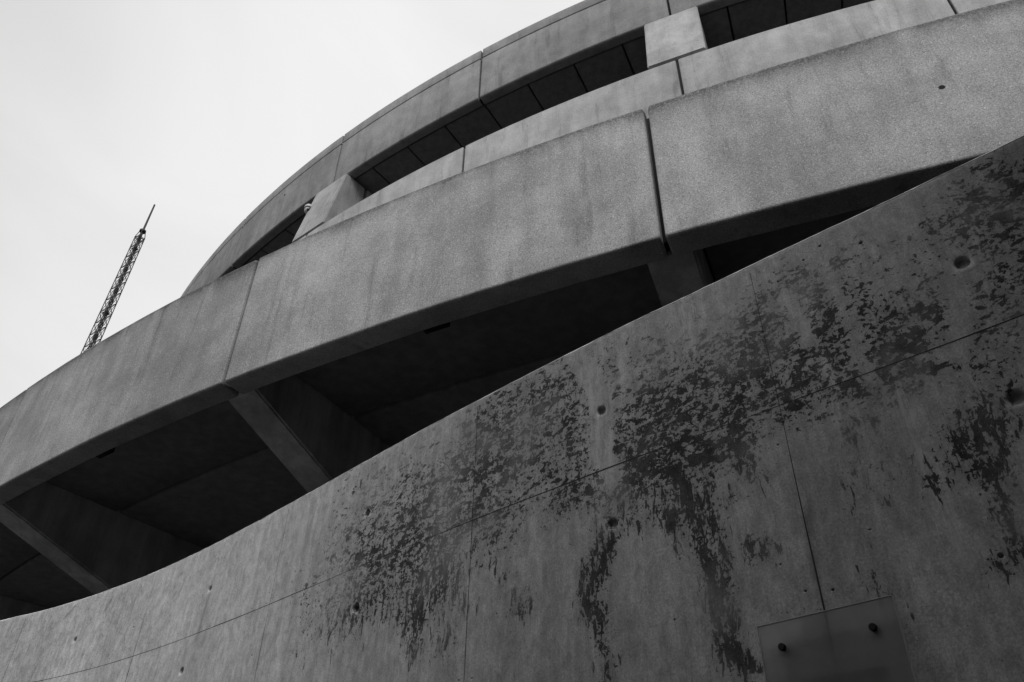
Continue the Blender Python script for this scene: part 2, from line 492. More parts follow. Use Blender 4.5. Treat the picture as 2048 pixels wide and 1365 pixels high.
build_dome(pc, mount)

# ------------------------------------------------------------------ foreground wall
POLY = (-0.0030833166876245897, -0.016461898355892783, 0.010123089617164759, 0.06966820699745682, -0.9314079448039037, 2.5879011734920327)
WT = 1.872 + EYE
xs = np.linspace(-3.2, 1.4, 1200); ys = np.polyval(POLY, xs)
arc = np.r_[0, np.cumsum(np.hypot(np.diff(xs), np.diff(ys)))]
def plan(s):
    """arc length -> point and outward (camera side) normal of the wall face"""
    def P(u):
        if u < 0.001:
            d = np.array([xs[20] - xs[0], ys[20] - ys[0]]); d /= np.hypot(*d); return np.array([xs[0], ys[0]]) + d * u
        if u > arc[-1]:
            d = np.array([xs[-1] - xs[-20], ys[-1] - ys[-20]]); d /= np.hypot(*d); return np.array([xs[-1], ys[-1]]) + d * (u - arc[-1])
        return np.array([np.interp(u, arc, xs), np.interp(u, arc, ys)])
    a, b = P(s - 0.01), P(s + 0.01); t = (b - a) / np.hypot(*(b - a))
    return P(s), np.array([t[1], -t[0]])
def wpt(s, z, out=0.0):
    p, nn = plan(s)
    return (p[0] + nn[0] * out, p[1] + nn[1] * out, z + EYE)
if plan(3)[1] @ -plan(3)[0] < 0: raise RuntimeError("wall normal")

STAINS = [
(4.33,1.62,0.236,0.24,0.75),(4.143,1.51,0.142,0.127,0.8),(4.478,1.403,0.118,0.113,0.45),(4.098,1.696,0.102,0.186,0.6),(4.4,1.695,0.13,0.108,0.55),(3.825,1.587,0.193,0.162,0.55),
(3.606,1.493,0.237,0.187,0.6),(3.847,1.373,0.158,0.192,0.9),(3.438,1.399,0.19,0.161,0.55),(3.585,1.256,0.202,0.126,0.85),(3.809,1.23,0.157,0.119,0.8),(3.936,1.105,0.097,0.11,0.7),
(3.412,1.225,0.186,0.128,0.6),(3.229,1.192,0.167,0.13,0.45),(3.748,1.083,0.08,0.113,0.5),(3.218,1.816,0.151,0.139,0.35),(3.034,1.411,0.151,0.148,0.35),(3.01,1.246,0.112,0.138,0.25),
(3.724,1.071,0.046,0.075,1.08),(3.77,0.957,0.039,0.061,0.81),(3.914,0.942,0.06,0.059,0.81),(3.445,1.706,0.168,0.155,0.4),(3.249,1.523,0.142,0.149,0.4),(4.516,1.816,0.064,0.066,0.4),
(4.619,1.712,0.07,0.073,0.6),(4.715,1.761,0.058,0.063,0.3),(4.851,1.653,0.103,0.118,0.6),(4.76,1.498,0.104,0.112,0.8),(4.904,1.492,0.113,0.127,0.8),(5.035,1.565,0.077,0.128,0.85),
(5.146,1.627,0.059,0.11,0.75),(5.116,1.454,0.072,0.12,1),(5.004,1.36,0.089,0.083,0.95),(4.854,1.368,0.097,0.069,0.9),(4.768,1.402,0.069,0.089,0.8),(5.212,1.632,0.057,0.109,0.7),
(5.27,1.68,0.056,0.073,0.78),(5.313,1.736,0.056,0.074,0.59),(5.367,1.627,0.053,0.07,0.78),(5.311,1.506,0.066,0.101,0.98),(5.444,1.7,0.052,0.071,0.59),(5.43,1.518,0.074,0.099,0.72),
(5.343,1.454,0.051,0.097,1.04),(5.236,1.435,0.054,0.082,0.78),(5.525,1.731,0.031,0.053,0.45),(5.472,1.359,0.069,0.09,0.65),(5.409,1.322,0.071,0.075,0.59),(5.535,1.498,0.046,0.079,0.72),
(5.642,1.547,0.033,0.079,0.52),(5.611,1.44,0.044,0.076,0.59),(5.593,1.333,0.043,0.072,0.65),(5.526,1.27,0.055,0.056,0.65),(5.773,1.77,0.043,0.068,0.59),(5.858,1.749,0.061,0.083,0.72),
(5.888,1.649,0.058,0.094,0.78),(5.818,1.585,0.059,0.061,0.59),(5.858,1.488,0.047,0.087,0.78),(5.721,1.686,0.044,0.066,0.45),(5.716,1.417,0.02,0.088,0.52),(5.795,1.44,0.048,0.057,0.59),
(5.945,1.784,0.048,0.049,0.65),(5.807,1.667,0.051,0.081,0.59),(4.706,1.319,0.052,0.104,0.9),(4.756,1.283,0.067,0.067,0.85),(4.877,1.281,0.078,0.049,0.9),(4.959,1.276,0.089,0.064,0.85),
(5.065,1.252,0.043,0.078,0.8),(4.607,1.25,0.045,0.068,0.8),(4.494,1.297,0.096,0.053,0.7),(4.64,1.196,0.053,0.066,0.8),(4.24,1.357,0.131,0.048,0.35),(4.053,1.345,0.12,0.059,0.6),
(4.151,1.276,0.091,0.047,0.45),(4.588,1.099,0.037,0.047,1.22),(4.548,1.039,0.041,0.046,1.28),(4.514,0.987,0.038,0.053,1.35),(4.522,0.91,0.037,0.044,1.08),(4.554,0.859,0.025,0.042,0.81),
(4.571,0.72,0.029,0.033,0.81),(4.556,0.803,0.018,0.041,0.68),(4.85,1.2,0.039,0.079,0.9),(4.879,1.111,0.038,0.075,1.05),(4.905,1.013,0.036,0.064,1.15),(4.929,0.921,0.035,0.068,1.1),
(4.924,0.841,0.034,0.065,1.15),(4.919,0.765,0.031,0.05,0.94),(4.938,0.711,0.033,0.036,0.95),(4.977,0.662,0.044,0.029,0.8),(4.792,1.139,0.063,0.046,0.5),(4.739,1.116,0.049,0.031,0.5),
(4.946,1.136,0.022,0.091,0.6),(4.924,1.206,0.018,0.078,0.55),(5.054,0.942,0.033,0.033,0.94),(5.071,0.924,0.025,0.016,1.08),(5.035,0.954,0.017,0.019,0.94),(4.266,1.004,0.043,0.048,0.74),
(4.255,0.982,0.027,0.019,0.94),(5.114,0.769,0.048,0.016,0.6),(4.181,1.025,0.039,0.101,0.34),(4.107,1.217,0.058,0.112,0.35),(4.221,1.183,0.054,0.053,0.3),(4.37,1.241,0.158,0.053,0.2),
(5.61,1.073,0.039,0.05,0.6),(5.547,1.015,0.035,0.061,0.7),(5.618,1.03,0.038,0.073,0.75),(5.502,0.978,0.031,0.03,0.5),(5.672,1.062,0.047,0.061,0.65),(5.613,0.928,0.019,0.08,0.7),
(5.611,0.844,0.018,0.065,0.7),(5.613,0.774,0.018,0.052,0.75),(5.565,0.765,0.018,0.042,0.55),(5.671,0.933,0.018,0.068,0.5),(5.597,1.106,0.04,0.038,0.5),(5.467,1.017,0.042,0.05,0.3),
(5.396,1.113,0.067,0.122,0.2),(5.347,1.175,0.059,0.084,0.25),(5.276,1.157,0.037,0.085,0.2),(5.338,1.034,0.034,0.078,0.3),(5.307,0.809,0.018,0.07,0.55),(5.333,0.732,0.017,0.044,0.5),
(5.351,0.639,0.016,0.062,0.45),(5.425,1.175,0.067,0.083,0.25),(5.237,1.298,0.077,0.061,0.39),(5.171,1.26,0.04,0.092,0.2),(5.294,1.007,0.023,0.078,0.2),(5.078,1.153,0.041,0.074,0.3),
(4.899,0.682,0.04,0.036,0.2),(5.702,1.19,0.057,0.078,0.52),(5.678,1.292,0.04,0.055,0.39),(5.842,1.865,0.042,0.044,0.4),(5.919,1.704,0.029,0.064,0.6),(5.754,1.348,0.048,0.055,0.5),
(5.715,1.576,0.032,0.063,0.45),(5.655,1.689,0.046,0.05,0.4),(5.802,1.323,0.028,0.068,0.5),(5.649,1.438,0.032,0.09,0.5),(5.519,1.386,0.057,0.075,0.6),(5.4,1.393,0.073,0.093,0.6),
(5.263,1.353,0.077,0.062,0.6),(5.766,1.249,0.037,0.052,0.5),(5.668,1.119,0.048,0.05,0.6),(4.658,1.427,0.037,0.111,0.8),(4.746,1.357,0.026,0.105,0.8),(4.482,1.517,0.061,0.119,0.5),
(4.209,1.781,0.098,0.093,0.5),(4.036,1.634,0.052,0.136,0.7),(3.95,1.736,0.056,0.144,0.7),(4.796,1.17,0.013,0.111,0.6),(4.817,1.069,0.012,0.09,0.5),(4.999,1.133,0.012,0.089,0.5),
(5.04,1.197,0.014,0.092,0.6),(4.695,1.203,0.017,0.082,0.6),(4.531,1.241,0.019,0.069,0.6),(4.412,1.281,0.06,0.036,0.5)]
PATHS = [([(4.607, 1.109), (4.567, 1.057), (4.518, 1.001), (4.501, 0.952), (4.53, 0.894), (4.544, 0.833), (4.548, 0.751), (4.561, 0.702)], 0.018, 0.75), ([(4.825, 1.275), (4.842, 1.203), (4.862, 1.101), (4.897, 1.015), (4.914, 0.925), (4.917, 0.843), (4.915, 0.766), (4.934, 0.712), (4.977, 0.662), (5.011, 0.636)], 0.022, 0.9), ([(5.589, 1.041), (5.62, 0.951), (5.615, 0.855), (5.617, 0.773)], 0.02, 0.6), ([(4.629, 1.291), (4.721, 1.287), (4.816, 1.27)], 0.022, 0.6), ([(4.924, 1.206), (4.934, 1.109), (4.948, 1.0), (4.952, 0.888)], 0.007, 0.7), ([(5.134, 1.556), (5.095, 1.427), (5.031, 1.332), (4.989, 1.265)], 0.035, 0.35), ([(3.791, 1.391), (3.885, 1.246), (3.872, 1.122)], 0.03, 0.4), ([(4.485, 1.876), (4.575, 1.68), (4.598, 1.548), (4.59, 1.417), (4.626, 1.304)], 0.03, -1.3), ([(5.273, 1.698), (5.311, 1.506)], 0.02, -0.9), ([(5.409, 1.681), (5.43, 1.518), (5.433, 1.311)], 0.016, -0.6), ([(5.715, 1.576), (5.688, 1.383), (5.641, 1.31)], 0.022, -0.9), ([(4.697, 1.792), (4.695, 1.645)], 0.014, -0.8), ([(3.981, 1.885), (3.993, 1.696)], 0.012, -0.4)]
SA = np.array(STAINS)
def seg_d(s, z, a, b):
    ax, az_ = a; bx, bz = b; dx, dz = bx - ax, bz - az_
    t = max(0.0, min(1.0, ((s - ax) * dx + (z - az_) * dz) / (dx * dx + dz * dz)))
    return math.hypot(s - ax - t * dx, z - az_ - t * dz)
def path_term(s, z):
    v = 0.0
    for L, w_, k in PATHS:
        if s < min(p[0] for p in L) - 0.15 or s > max(p[0] for p in L) + 0.15: continue
        d = min(seg_d(s, z, a, b) for a, b in zip(L, L[1:]))
        v += (0.34 if k > 0 else 1.0) * k * math.exp(-(d / w_) ** 2)
    return v
def stain_density(s, z):
    g = np.exp(-0.9 * (((s - SA[:, 0]) / (SA[:, 2] + 0.008)) ** 2 + ((z - SA[:, 1]) / (SA[:, 3] + 0.010)) ** 2))
    return float(max(0.0, min(1.5, 1.0 - math.exp(-1.35 * (g * SA[:, 4]).sum()) + path_term(s, z))))

# material of the wall: (u,v) = metres along the wall, metres above the eye
n = NT("stained_fairfaced_concrete")
uv = n.coord('UV')
sx = n.sep(uv)
dens = n.attr("stain")
w1 = n.warp(uv, 9.0, 0.03)
isl = n.noise(n.scale(w1, (0.9, 1.2, 1)), 33, 6, 0.62, 0.3)
isl_v = n.noise(n.scale(w1, (2.2, 0.5, 1), (3, 7, 0)), 30, 5, 0.64, 0.2)
low = n.ramp(sx[1], 1.05, 1.38)
islf = n.noise(n.scale(w1, (1.0, 0.9, 1), (5, 1, 0)), 88, 4, 0.6, 0.2)
islm = n.math('MAXIMUM', n.mix(low, isl_v, isl), n.math('SUBTRACT', islf, 0.035))
fine = n.noise(uv, 150, 4, 0.75)
field = n.math('ADD', islm, n.math('MULTIPLY', n.math('SUBTRACT', fine, 0.5), 0.16))
thr = n.math('SUBTRACT', 0.700, n.math('MULTIPLY', dens, 0.218))
over = n.math('SUBTRACT', field, thr)
gate = n.ramp(dens, 0.05, 0.22)
mask = n.math('MULTIPLY', n.ramp(over, -0.002, 0.016), gate)
core = n.ramp(over, 0.0, 0.09)
mott = n.noise(uv, 60, 4, 0.8)
dark = n.math('MULTIPLY', 0.20, n.ramp(mott, 0.35, 0.65, 0.75, 1.35))
dark = n.math('ADD', dark, n.math('MULTIPLY', core, 0.04))
fade = n.ramp(n.noise(uv, 3.2, 3, 0.5), 0.34, 0.56, 0.35, 1.0)
# plain surface
cloud = n.noise(n.scale(uv, (1.0, 0.5, 1)), 2.2, 6, 0.62)
strk = n.noise(n.scale(uv, (14, 0.9, 1)), 1.0, 5, 0.7)
strk2 = n.noise(n.scale(uv, (60, 2.2, 1)), 1.0, 4, 0.7)
v = n.math('MULTIPLY', n.ramp(sx[0], 1.6, 4.6, 0.43, 0.285), n.ramp(cloud, 0.3, 0.7, 0.80, 1.18))  # darker to the right: damper concrete plus light fall-off put into the colour
strk = n.mix(n.ramp(sx[0], 1.5, 3.4, 0.15, 1.0), 0.5, strk)
v = n.math('MULTIPLY', v, n.ramp(strk, 0.3, 0.7, 0.86, 1.12))
blt = n.noise(n.scale(uv, (1.5, 0.8, 1), (1, 4, 0)), 17, 7, 0.74, 0.4)
v = n.math('MULTIPLY', v, n.ramp(blt, 0.3, 0.7, 0.72, 1.26))
grit = n.noise(n.scale(uv, (1.4, 0.9, 1)), 150, 3, 0.8)
v = n.math('MULTIPLY', v, n.ramp(grit, 0.32, 0.68, 0.76, 1.22, False))
v = n.math('MULTIPLY', v, n.ramp(strk2, 0.3, 0.7, 0.92, 1.08))
v = n.math('MULTIPLY', v, n.ramp(fine, 0.3, 0.7, 0.76, 1.22, False))
v = n.math('MULTIPLY', v, n.ramp(n.noise(uv, 420, 2, 0.7), 0.3, 0.7, 0.84, 1.16, False))
v = n.math('MULTIPLY', v, n.ramp(dens, 0.1, 1.4, 1.0, 0.80))
# soft damp streaks, and darker hole interiors
v = n.math('MULTIPLY', v, n.ramp(n.attr("drip_and_hole"), 0.0, 1.0, 1.0, 0.45, False))
# pale lime runs, and the painted light on tie hole rims
lime_and_rimlight = n.math('MULTIPLY', n.attr("lime_and_rimlight"), n.ramp(n.noise(n.scale(uv, (55, 7, 1)), 1.0, 5, 0.75), 0.42, 0.62))
v = n.mix(n.math('MULTIPLY', lime_and_rimlight, 0.75, clamp=True), v, 0.46)
# crazing
vc = n.voro(n.warp(n.warp(uv, 7.0, 0.09), 40.0, 0.010), 11.0, 'DISTANCE_TO_EDGE')
crk = n.math('MULTIPLY', n.ramp(vc, 0.003, 0.014, 1.0, 0.0), n.ramp(n.noise(uv, 2.6, 3), 0.46, 0.58))
crk = n.math('MULTIPLY', crk, n.ramp(sx[1], 1.1, 1.55))
vc2 = n.voro(n.warp(n.warp(uv, 11.0, 0.06), 60.0, 0.008), 27.0, 'DISTANCE_TO_EDGE')
crk2 = n.math('MULTIPLY', n.ramp(vc2, 0.008, 0.035, 1.0, 0.0), n.ramp(n.noise(n.scale(uv, (1, 1, 1), (9, 2, 0)), 3.1, 3), 0.50, 0.60))
crk2 = n.math('MULTIPLY', crk2, n.ramp(sx[0], 4.2, 1.6))
crk = n.math('MAXIMUM', crk, n.math('MULTIPLY', crk2, 0.85))
v = n.math('MULTIPLY', v, n.ramp(crk, 0, 1, 1.0, 0.66, False))
# short scratchy scuffs at the far end
sc_ = n.noise(n.scale(n.warp(uv, 20.0, 0.02), (2.2, 1.0, 1)), 46, 4, 0.7)
scm = n.math('MULTIPLY', n.ramp(sc_, 0.585, 0.64), n.ramp(sx[0], 3.2, 1.2))
v = n.math('MULTIPLY', v, n.ramp(scm, 0, 1, 1.0, 0.60, False))
# pin holes
pv = n.voro(uv, 16.0); pr = n.sep(n.voro(uv, 16.0, out=1))[0]
pin = n.math('MULTIPLY', n.ramp(pv, 0.025, 0.05, 1.0, 0.0), n.ramp(pr, 0.80, 0.82))
pv2 = n.voro(uv, 48.0); pr2 = n.sep(n.voro(uv, 48.0, out=1))[0]
pin2 = n.math('MULTIPLY', n.ramp(pv2, 0.04, 0.09, 1.0, 0.0), n.ramp(pr2, 0.78, 0.82))
pin = n.math('MAXIMUM', pin, pin2)
v = n.math('MULTIPLY', v, n.ramp(pin, 0, 1, 1.0, 0.3, False))
halo = n.math('MULTIPLY', n.ramp(over, -0.07, 0.0), n.math('MULTIPLY', gate, n.ramp(blt, 0.35, 0.6, 0.1, 1.0)))
v = n.math('MULTIPLY', v, n.ramp(halo, 0, 1, 1.0, 0.82, False))
tone = n.ramp(n.noise(n.scale(uv, (1.3, 0.7, 1), (8, 8, 0)), 7.0, 4, 0.6), 0.34, 0.62, 1.35, 0.65)
v = n.math('MULTIPLY', v, n.mix(n.math('MULTIPLY', mask, fade), 1.0, n.math('MULTIPLY', dark, tone)))
hgt = n.math('ADD', n.math('MULTIPLY', cloud, 2.0), n.math('MULTIPLY', fine, 0.25))
hgt = n.math('SUBTRACT', hgt, n.math('MULTIPLY', mask, 0.35))
hgt = n.math('SUBTRACT', hgt, n.math('MULTIPLY', crk, 0.10))
hgt = n.math('SUBTRACT', hgt, n.math('MULTIPLY', pin, 0.9))
rg = n.mix(mask, n.ramp(cloud, 0.3, 0.7, 0.42, 0.62), 0.8)
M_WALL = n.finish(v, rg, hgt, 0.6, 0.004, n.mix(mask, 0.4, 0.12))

W = empty("boundary_wall", wpt(3, -EYE), "curved smooth concrete wall in front, dark flaky stains and round tie holes", "wall")
WO = Vector(W.location)

# (arc length, height above eye, diameter, depth)
HOLES = [(0.881, 1.618, .030, .022), (2.15, 1.61, .030, .02), (3.384, 1.597, .034, .02), (4.593, 1.566, .036, .014), (5.739, 1.552, .040, .014),
         (0.88, 1.24, .036, .022), (2.074, 1.23, .036, .022), (3.393, 1.198, .038, .022), (4.61, 1.152, .038, .012), (5.73, 1.13, .042, .016),
         (0.88, 0.62, .038, .02), (2.11, 0.60, .038, .02), (3.39, 0.40, .038, .02), (4.60, 0.36, .038, .02),
         (6.9, 1.55, .04, .014), (6.9, 1.13, .04, .014), (-0.35, 1.62, .036, .02), (-0.35, 1.24, .036, .02)]
PITS = [(5.521, 1.762, 11), (5.409, 1.818, 8), (5.352, 1.794, 7), (5.257, 1.798, 5), (5.672, 1.603, 4), (5.695, 1.600, 5), (5.261, 1.757, 5),
        (5.182, 1.599, 5), (5.150, 0.808, 6), (5.215, 0.795, 7), (4.445, 1.358, 5), (4.149, 1.402, 5), (4.155, 1.345, 4), (4.037, 1.4, 4), (3.985, 1.408, 5),
        (4.048, 0.809, 5), (3.99, 0.814, 6), (5.157, 1.217, 6), (2.717, 1.437, 7), (2.714, 1.39, 7), (2.78, 1.41, 5), (2.68, 1.174, 7),
        (2.589, 1.40, 6), (2.269, 1.449, 5), (2.24, 1.401, 8), (1.948, 1.387, 5), (1.575, 1.633, 6), (1.52, 1.604, 6), (1.475, 1.458, 6), (1.440, 1.439, 6),
        (5.582, 0.781, 12), (5.101, 0.889, 5), (3.05, 1.433, 4), (2.725, 1.637, 5), (3.366, 1.845, 4), (4.791, 1.313, 6), (4.895, 1.292, 5),
        (4.448, 1.132, 4), (4.393, 1.375, 4), (1.301, 1.438, 7), (0.914, 1.455, 6), (1.46, 1.573, 10), (1.933, 1.436, 6), (5.334, 0.914, 4), (4.787, 0.82, 5),
        (3.62, 1.30, 4), (2.45, 1.74, 4), (1.8, 1.72, 5), (1.2, 1.52, 5)]
JS = [-0.9, 0.30, 1.541, 2.742, 4.013, 5.184, 6.38, 7.58]         # vertical form joints
JZ = 1.378
def joint_z(s): return 1.438 - 0.0205 * s + 0.0 if s < 5 else 1.3355 - 0.004 * (s - 5)
gw = 0.0016
hol = [(s, z, d / 2 + 0.011) for s, z, d, _ in HOLES] + [(s, z, d / 2000 + 0.0035) for s, z, d in PITS]
S = list(np.arange(-4.0, -0.5, 0.1)) + list(np.arange(-0.5, 6.6, 0.018)) + list(np.arange(6.6, 9.0, 0.1))
Z = list(np.arange(-EYE - 0.05, -0.2, 0.15)) + list(np.arange(-0.2, 0.45, 0.04)) + list(np.arange(0.45, WT - EYE - 0.012, 0.018)) + [WT - EYE - 0.007]
for s, z, h in hol:
    S += [s - h, s + h]
    Z += [z - h, z + h]
hs = [(s - h, s + h) for s, z, h in hol]
def snap(L, keep, tol):
    L = sorted(L); out = []
    ks = sorted(keep); 
    for x in L:
        i = np.searchsorted(ks, x)
        near = min([abs(x - ks[j]) for j in (i - 1, i) if 0 <= j < len(ks)] or [9])
        if near > tol or near < 1e-9:
            if not out or abs(out[-1] - x) > 1e-7: out.append(x)
    return out
S = snap(S, [a for s, z, h in hol for a in (s - h, s + h)], 0.0012)
Z = snap(Z, [a for s, z, h in hol for a in (z - h, z + h)], 0.0012)
for j in JS:
    S = S + [j - 0.004, j - gw, j, j + gw, j + 0.004]
def dedup(L, keep):
    L = sorted(L); out = [L[0]]
    for x in L[1:]:
        if x - out[-1] > 2e-5: out.append(x)
    return out
S = dedup(S, None); Z = dedup(Z, None)
zt = WT - EYE
def wav(s):    # the cast top edge is not perfectly true
    return 0.0030 * mnoise.noise(Vector((s * 3.1, 0, 0))) + 0.0016 * mnoise.noise(Vector((s * 19, 3, 0)))
ELONG = [(1.131, 1.091, 1.813, 1.725, 0.010), (0.76, 0.69, 1.836, 1.774, 0.010), (1.02, 1.01, 1.53, 1.50, 0.006)]
RINGS = [(1.813, 1.725, 0.045, 0.058), (4.20, 0.93, 0.03, 0.05), (4.74, 1.60, 0.03, 0.03), (4.68, 1.65, 0.026, 0.026)]
def chan(s, z):
    drip_and_hole = 0.0
    for (a, z0, z1, wd, k) in ((2.15, 1.60, 1.28, 0.012, 0.75), (4.593, 1.55, 1.3, 0.012, 0.0), (5.19, 1.02, 0.68, 0.009, 0.8), (2.742, 1.3, 0.6, 0.01, 0.3),
                               (1.541, 1.6, 1.2, 0.01, 0.25), (3.393, 1.18, 0.9, 0.014, 0.25), (2.95, 1.85, 0.9, 0.02, 0.3), (2.2, 1.8, 1.2, 0.03, 0.15),
                               (1.78, 1.86, 1.3, 0.012, 0.28), (5.60, 1.74, 1.62, 0.006, 0.5), (4.35, 1.3, 0.5, 0.02, 0.2), (0.6, 1.8, 1.3, 0.02, 0.2)):
        if z1 - 0.08 < z < z0:
            c = a + 0.006 * math.sin(z * 13) + 0.004 * mnoise.noise(Vector((z * 9, a, 0)))
            f = min(1, (z0 - z) / 0.02) * min(1, max(0, (z - z1 + 0.08) / (0.25 if z0 - z1 > .25 else .08)))
            drip_and_hole = max(drip_and_hole, k * f * math.exp(-((s - c) / wd) ** 2))
    drip_and_hole = max(drip_and_hole, 0.5 * math.exp(-((s - 4.02) / 0.05) ** 2 - ((z - 1.385) / 0.03) ** 2))
    for (a, b, z0, z1, wd) in ELONG:
        if z1 - 0.01 < z < z0 + 0.01:
            c = a + (b - a) * (z0 - z) / (z0 - z1) + 0.003 * mnoise.noise(Vector((z * 60, a, 2)))
            drip_and_hole = max(drip_and_hole, 1.1 * math.exp(-((s - c) / wd) ** 2) * min(1, max(0, (z0 + 0.01 - z) / 0.01), max(0, (z - z1 + 0.01) / 0.02)))
    for (a, z0, ra, rz) in RINGS:
        q = math.hypot((s - a) / ra, (z - z0) / rz) + 0.12 * mnoise.noise(Vector((s * 60, z * 60, 3)))
        drip_and_hole = max(drip_and_hole, 0.5 * math.exp(-((q - 1) / 0.12) ** 2))
    lime_and_rimlight = 0.0
    for (a, z0, z1, wd) in ((4.56, 1.84, 1.22, 0.032), (4.62, 1.52, 1.3, 0.02), (5.33, 1.72, 1.15, 0.018), (4.95, 1.86, 1.6, 0.04), (5.5, 1.3, 0.75, 0.02), (5.79, 1.85, 1.4, 0.015), (2.9, 1.8, 1.4, 0.02), (5.62, 1.5, 1.4, 0.03)):
        if z1 < z < z0:
            c = a + 0.010 * mnoise.noise(Vector((z * 5, a * 3, 0)))
            lime_and_rimlight = max(lime_and_rimlight, min(1, (z0 - z) / 0.05) * min(1, (z - z1) / 0.1) * math.exp(-((s - c) / (wd * 1.3)) ** 2))
    return drip_and_hole, lime_and_rimlight
def build_wall():
    vs = []; uvs = []; st = []; dr = []; lm = []; fs = []; idx = {}
    PL = [plan(s) for s in S]
    zc = [i for i, z in enumerate(Z)]
    for i, s in enumerate(S):
        (p, nn) = PL[i]
        dj = min(abs(s - j) for j in JS)
        dep = 0.0
        jz = joint_z(s)
        relief = 0.0015
        for k, z in enumerate(Z):
            d_ = dep * (1 if z < 2 else 0)
            ww = 0.0025 * mnoise.noise(Vector((s * 1.3, z * 1.1, 0)))
            o_ = ww - d_
            idx[i, k] = len(vs)
            zz = z + (wav(s) if k == len(Z) - 1 else 0)
            vs.append((p[0] + nn[0] * o_ - WO.x, p[1] + nn[1] * o_ - WO.y, zz + EYE - WO.z))
            uvs.append((s, z))
            if z > 0.3 and -0.5 < s < 6.6:
                st.append(stain_density(s, z)); a, b = chan(s, z)
            else: st.append(0.0); a = b = 0.0
            dr.append(a); lm.append(b)
    def inhole(sm, zm):
        for s, z, h in hol:
            if abs(sm - s) < h and abs(zm - z) < h: return True
        return False
    ns, nz = len(S), len(Z)
    hs_i = [(np.searchsorted(S, s - h - 1e-6), np.searchsorted(S, s + h - 1e-6), np.searchsorted(Z, z - h - 1e-6), np.searchsorted(Z, z + h - 1e-6)) for s, z, h in hol]
    skip = set()
    for a, b, c_, d in hs_i:
        for i in range(a, b):
            for k in range(c_, d): skip.add((i, k))
    for i in range(ns - 1):
        for k in range(nz - 1):
            if (i, k) in skip: continue
            fs.append((idx[i, k], idx[i + 1, k], idx[i + 1, k + 1], idx[i, k + 1]))
    # chamfer, top and back
    base = len(vs); rows = []
    for (o_, z) in ((-0.004, zt), (-0.10, zt + 0.0), (-0.25, zt), (-0.25, -EYE - 0.05)):
        row = []
        for i, s in enumerate(S):
            (p, nn) = PL[i]; row.append(len(vs))
            vs.append((p[0] + nn[0] * o_ - WO.x, p[1] + nn[1] * o_ - WO.y, z + (wav(s) if z > 0 else 0) + EYE - WO.z))
            uvs.append((s, 3.0 - o_ if z > 0 else 4 - z)); st.append(0); dr.append(0); lm.append(0)
        rows.append(row)
    prev = [idx[i, nz - 1] for i in range(ns)]
    nmain = len(fs)
    for row in rows:
        for i in range(ns - 1): fs.append((prev[i], prev[i + 1], row[i + 1], row[i]))
        prev = row
    for i in (0, ns - 1):
        f = [idx[i, k] for k in range(nz)] + [r[i] for r in rows]
        fs.append(tuple(f))
    me = bpy.data.meshes.new("wall_face"); me.from_pydata(vs, [], fs); me.materials.append(M_WALL)
    u = me.uv_layers.new(name="UVMap")
    li = np.zeros(len(me.loops), dtype=np.int32); me.loops.foreach_get("vertex_index", li)
    u.data.foreach_set("uv", np.array(uvs, dtype=np.float32)[li].ravel())
    for nm, arr in (("stain", st), ("drip_and_hole", dr), ("lime_and_rimlight", lm)):
        at = me.attributes.new(nm, 'FLOAT', 'POINT'); at.data.foreach_set("value", np.array(arr, dtype=np.float32))
    sm = np.zeros(len(fs), dtype=bool); sm[:nmain] = True
    me.polygons.foreach_set("use_smooth", sm)
    me.update()
    ob = bpy.data.objects.new("wall_face", me); COL.objects.link(ob); ob.parent = W
build_wall()

def wall_relief(s, z): return 0.0025 * mnoise.noise(Vector((s * 1.3, z * 1.1, 0)))
def hole_patch(name, s, z, h, r, depth, lip):
    N = 32; vs = []; uvs = []; fs = []
    def ring(f):
        a = len(vs)
        for i in range(N):
            t = 2 * math.pi * (i + 0.5) / N
            ss, zz, oo = f(t)
            vs.append(Vector(wpt(s + ss, z + zz, wall_relief(s + ss, z + zz) + oo)) - WO); uvs.append((s + ss, z + zz))
        return a
    def sq(t):
        c_, s_ = math.cos(t), math.sin(t); m = max(abs(c_), abs(s_)); return (h * c_ / m, h * s_ / m, 0)
    rg_ = [ring(sq), ring(lambda t: (r * lip * math.cos(t), r * lip * math.sin(t), 0.0006)),
           ring(lambda t: (r * math.cos(t), r * math.sin(t), -0.0012)),
           ring(lambda t: (r * 0.93 * math.cos(t), r * 0.93 * math.sin(t), -depth * 0.3)),
           ring(lambda t: (r * 0.80 * math.cos(t), r * 0.80 * math.sin(t), -depth)),
           ring(lambda t: (r * 0.3 * math.cos(t), r * 0.3 * math.sin(t), -depth * 1.08))]
    for a, b in zip(rg_, rg_[1:]):
        for i in range(N):
            j = (i + 1) % N; fs.append((a + i, a + j, b + j, b + i))
    fs.append(tuple(rg_[-1] + i for i in range(N)))
    ob = mesh_obj(name, vs, fs, M_WALL, W)
    u = ob.data.uv_layers.new(name="UVMap")
    for l in ob.data.loops: u.data[l.index].uv = uvs[l.vertex_index]
    for nm in ("stain", "drip_and_hole", "lime_and_rimlight"):
        at = ob.data.attributes.new(nm, 'FLOAT', 'POINT')
        for i, (a, b) in enumerate(uvs):
            rad = math.hypot(a - s, b - z)
            val = stain_density(a, b) if nm == "stain" else chan(a, b)[0 if nm == "drip_and_hole" else 1]
            if nm == "drip_and_hole" and rad < r * 0.95: val = max(val, 0.1)  # interior of the hole set slightly darker
            if nm == 'lime_and_rimlight' and name == 'tie_hole' and r * 0.9 < rad < r * 1.2: val = 1.6  # pale ring painted on the lip for the light its edge catches
            at.data[i].value = val
    for p in ob.data.polygons: p.use_smooth = True
    return ob
for s, z, d, dep in HOLES: hole_patch("tie_hole", s, z, d / 2 + 0.011, d / 2, dep, 1.12)
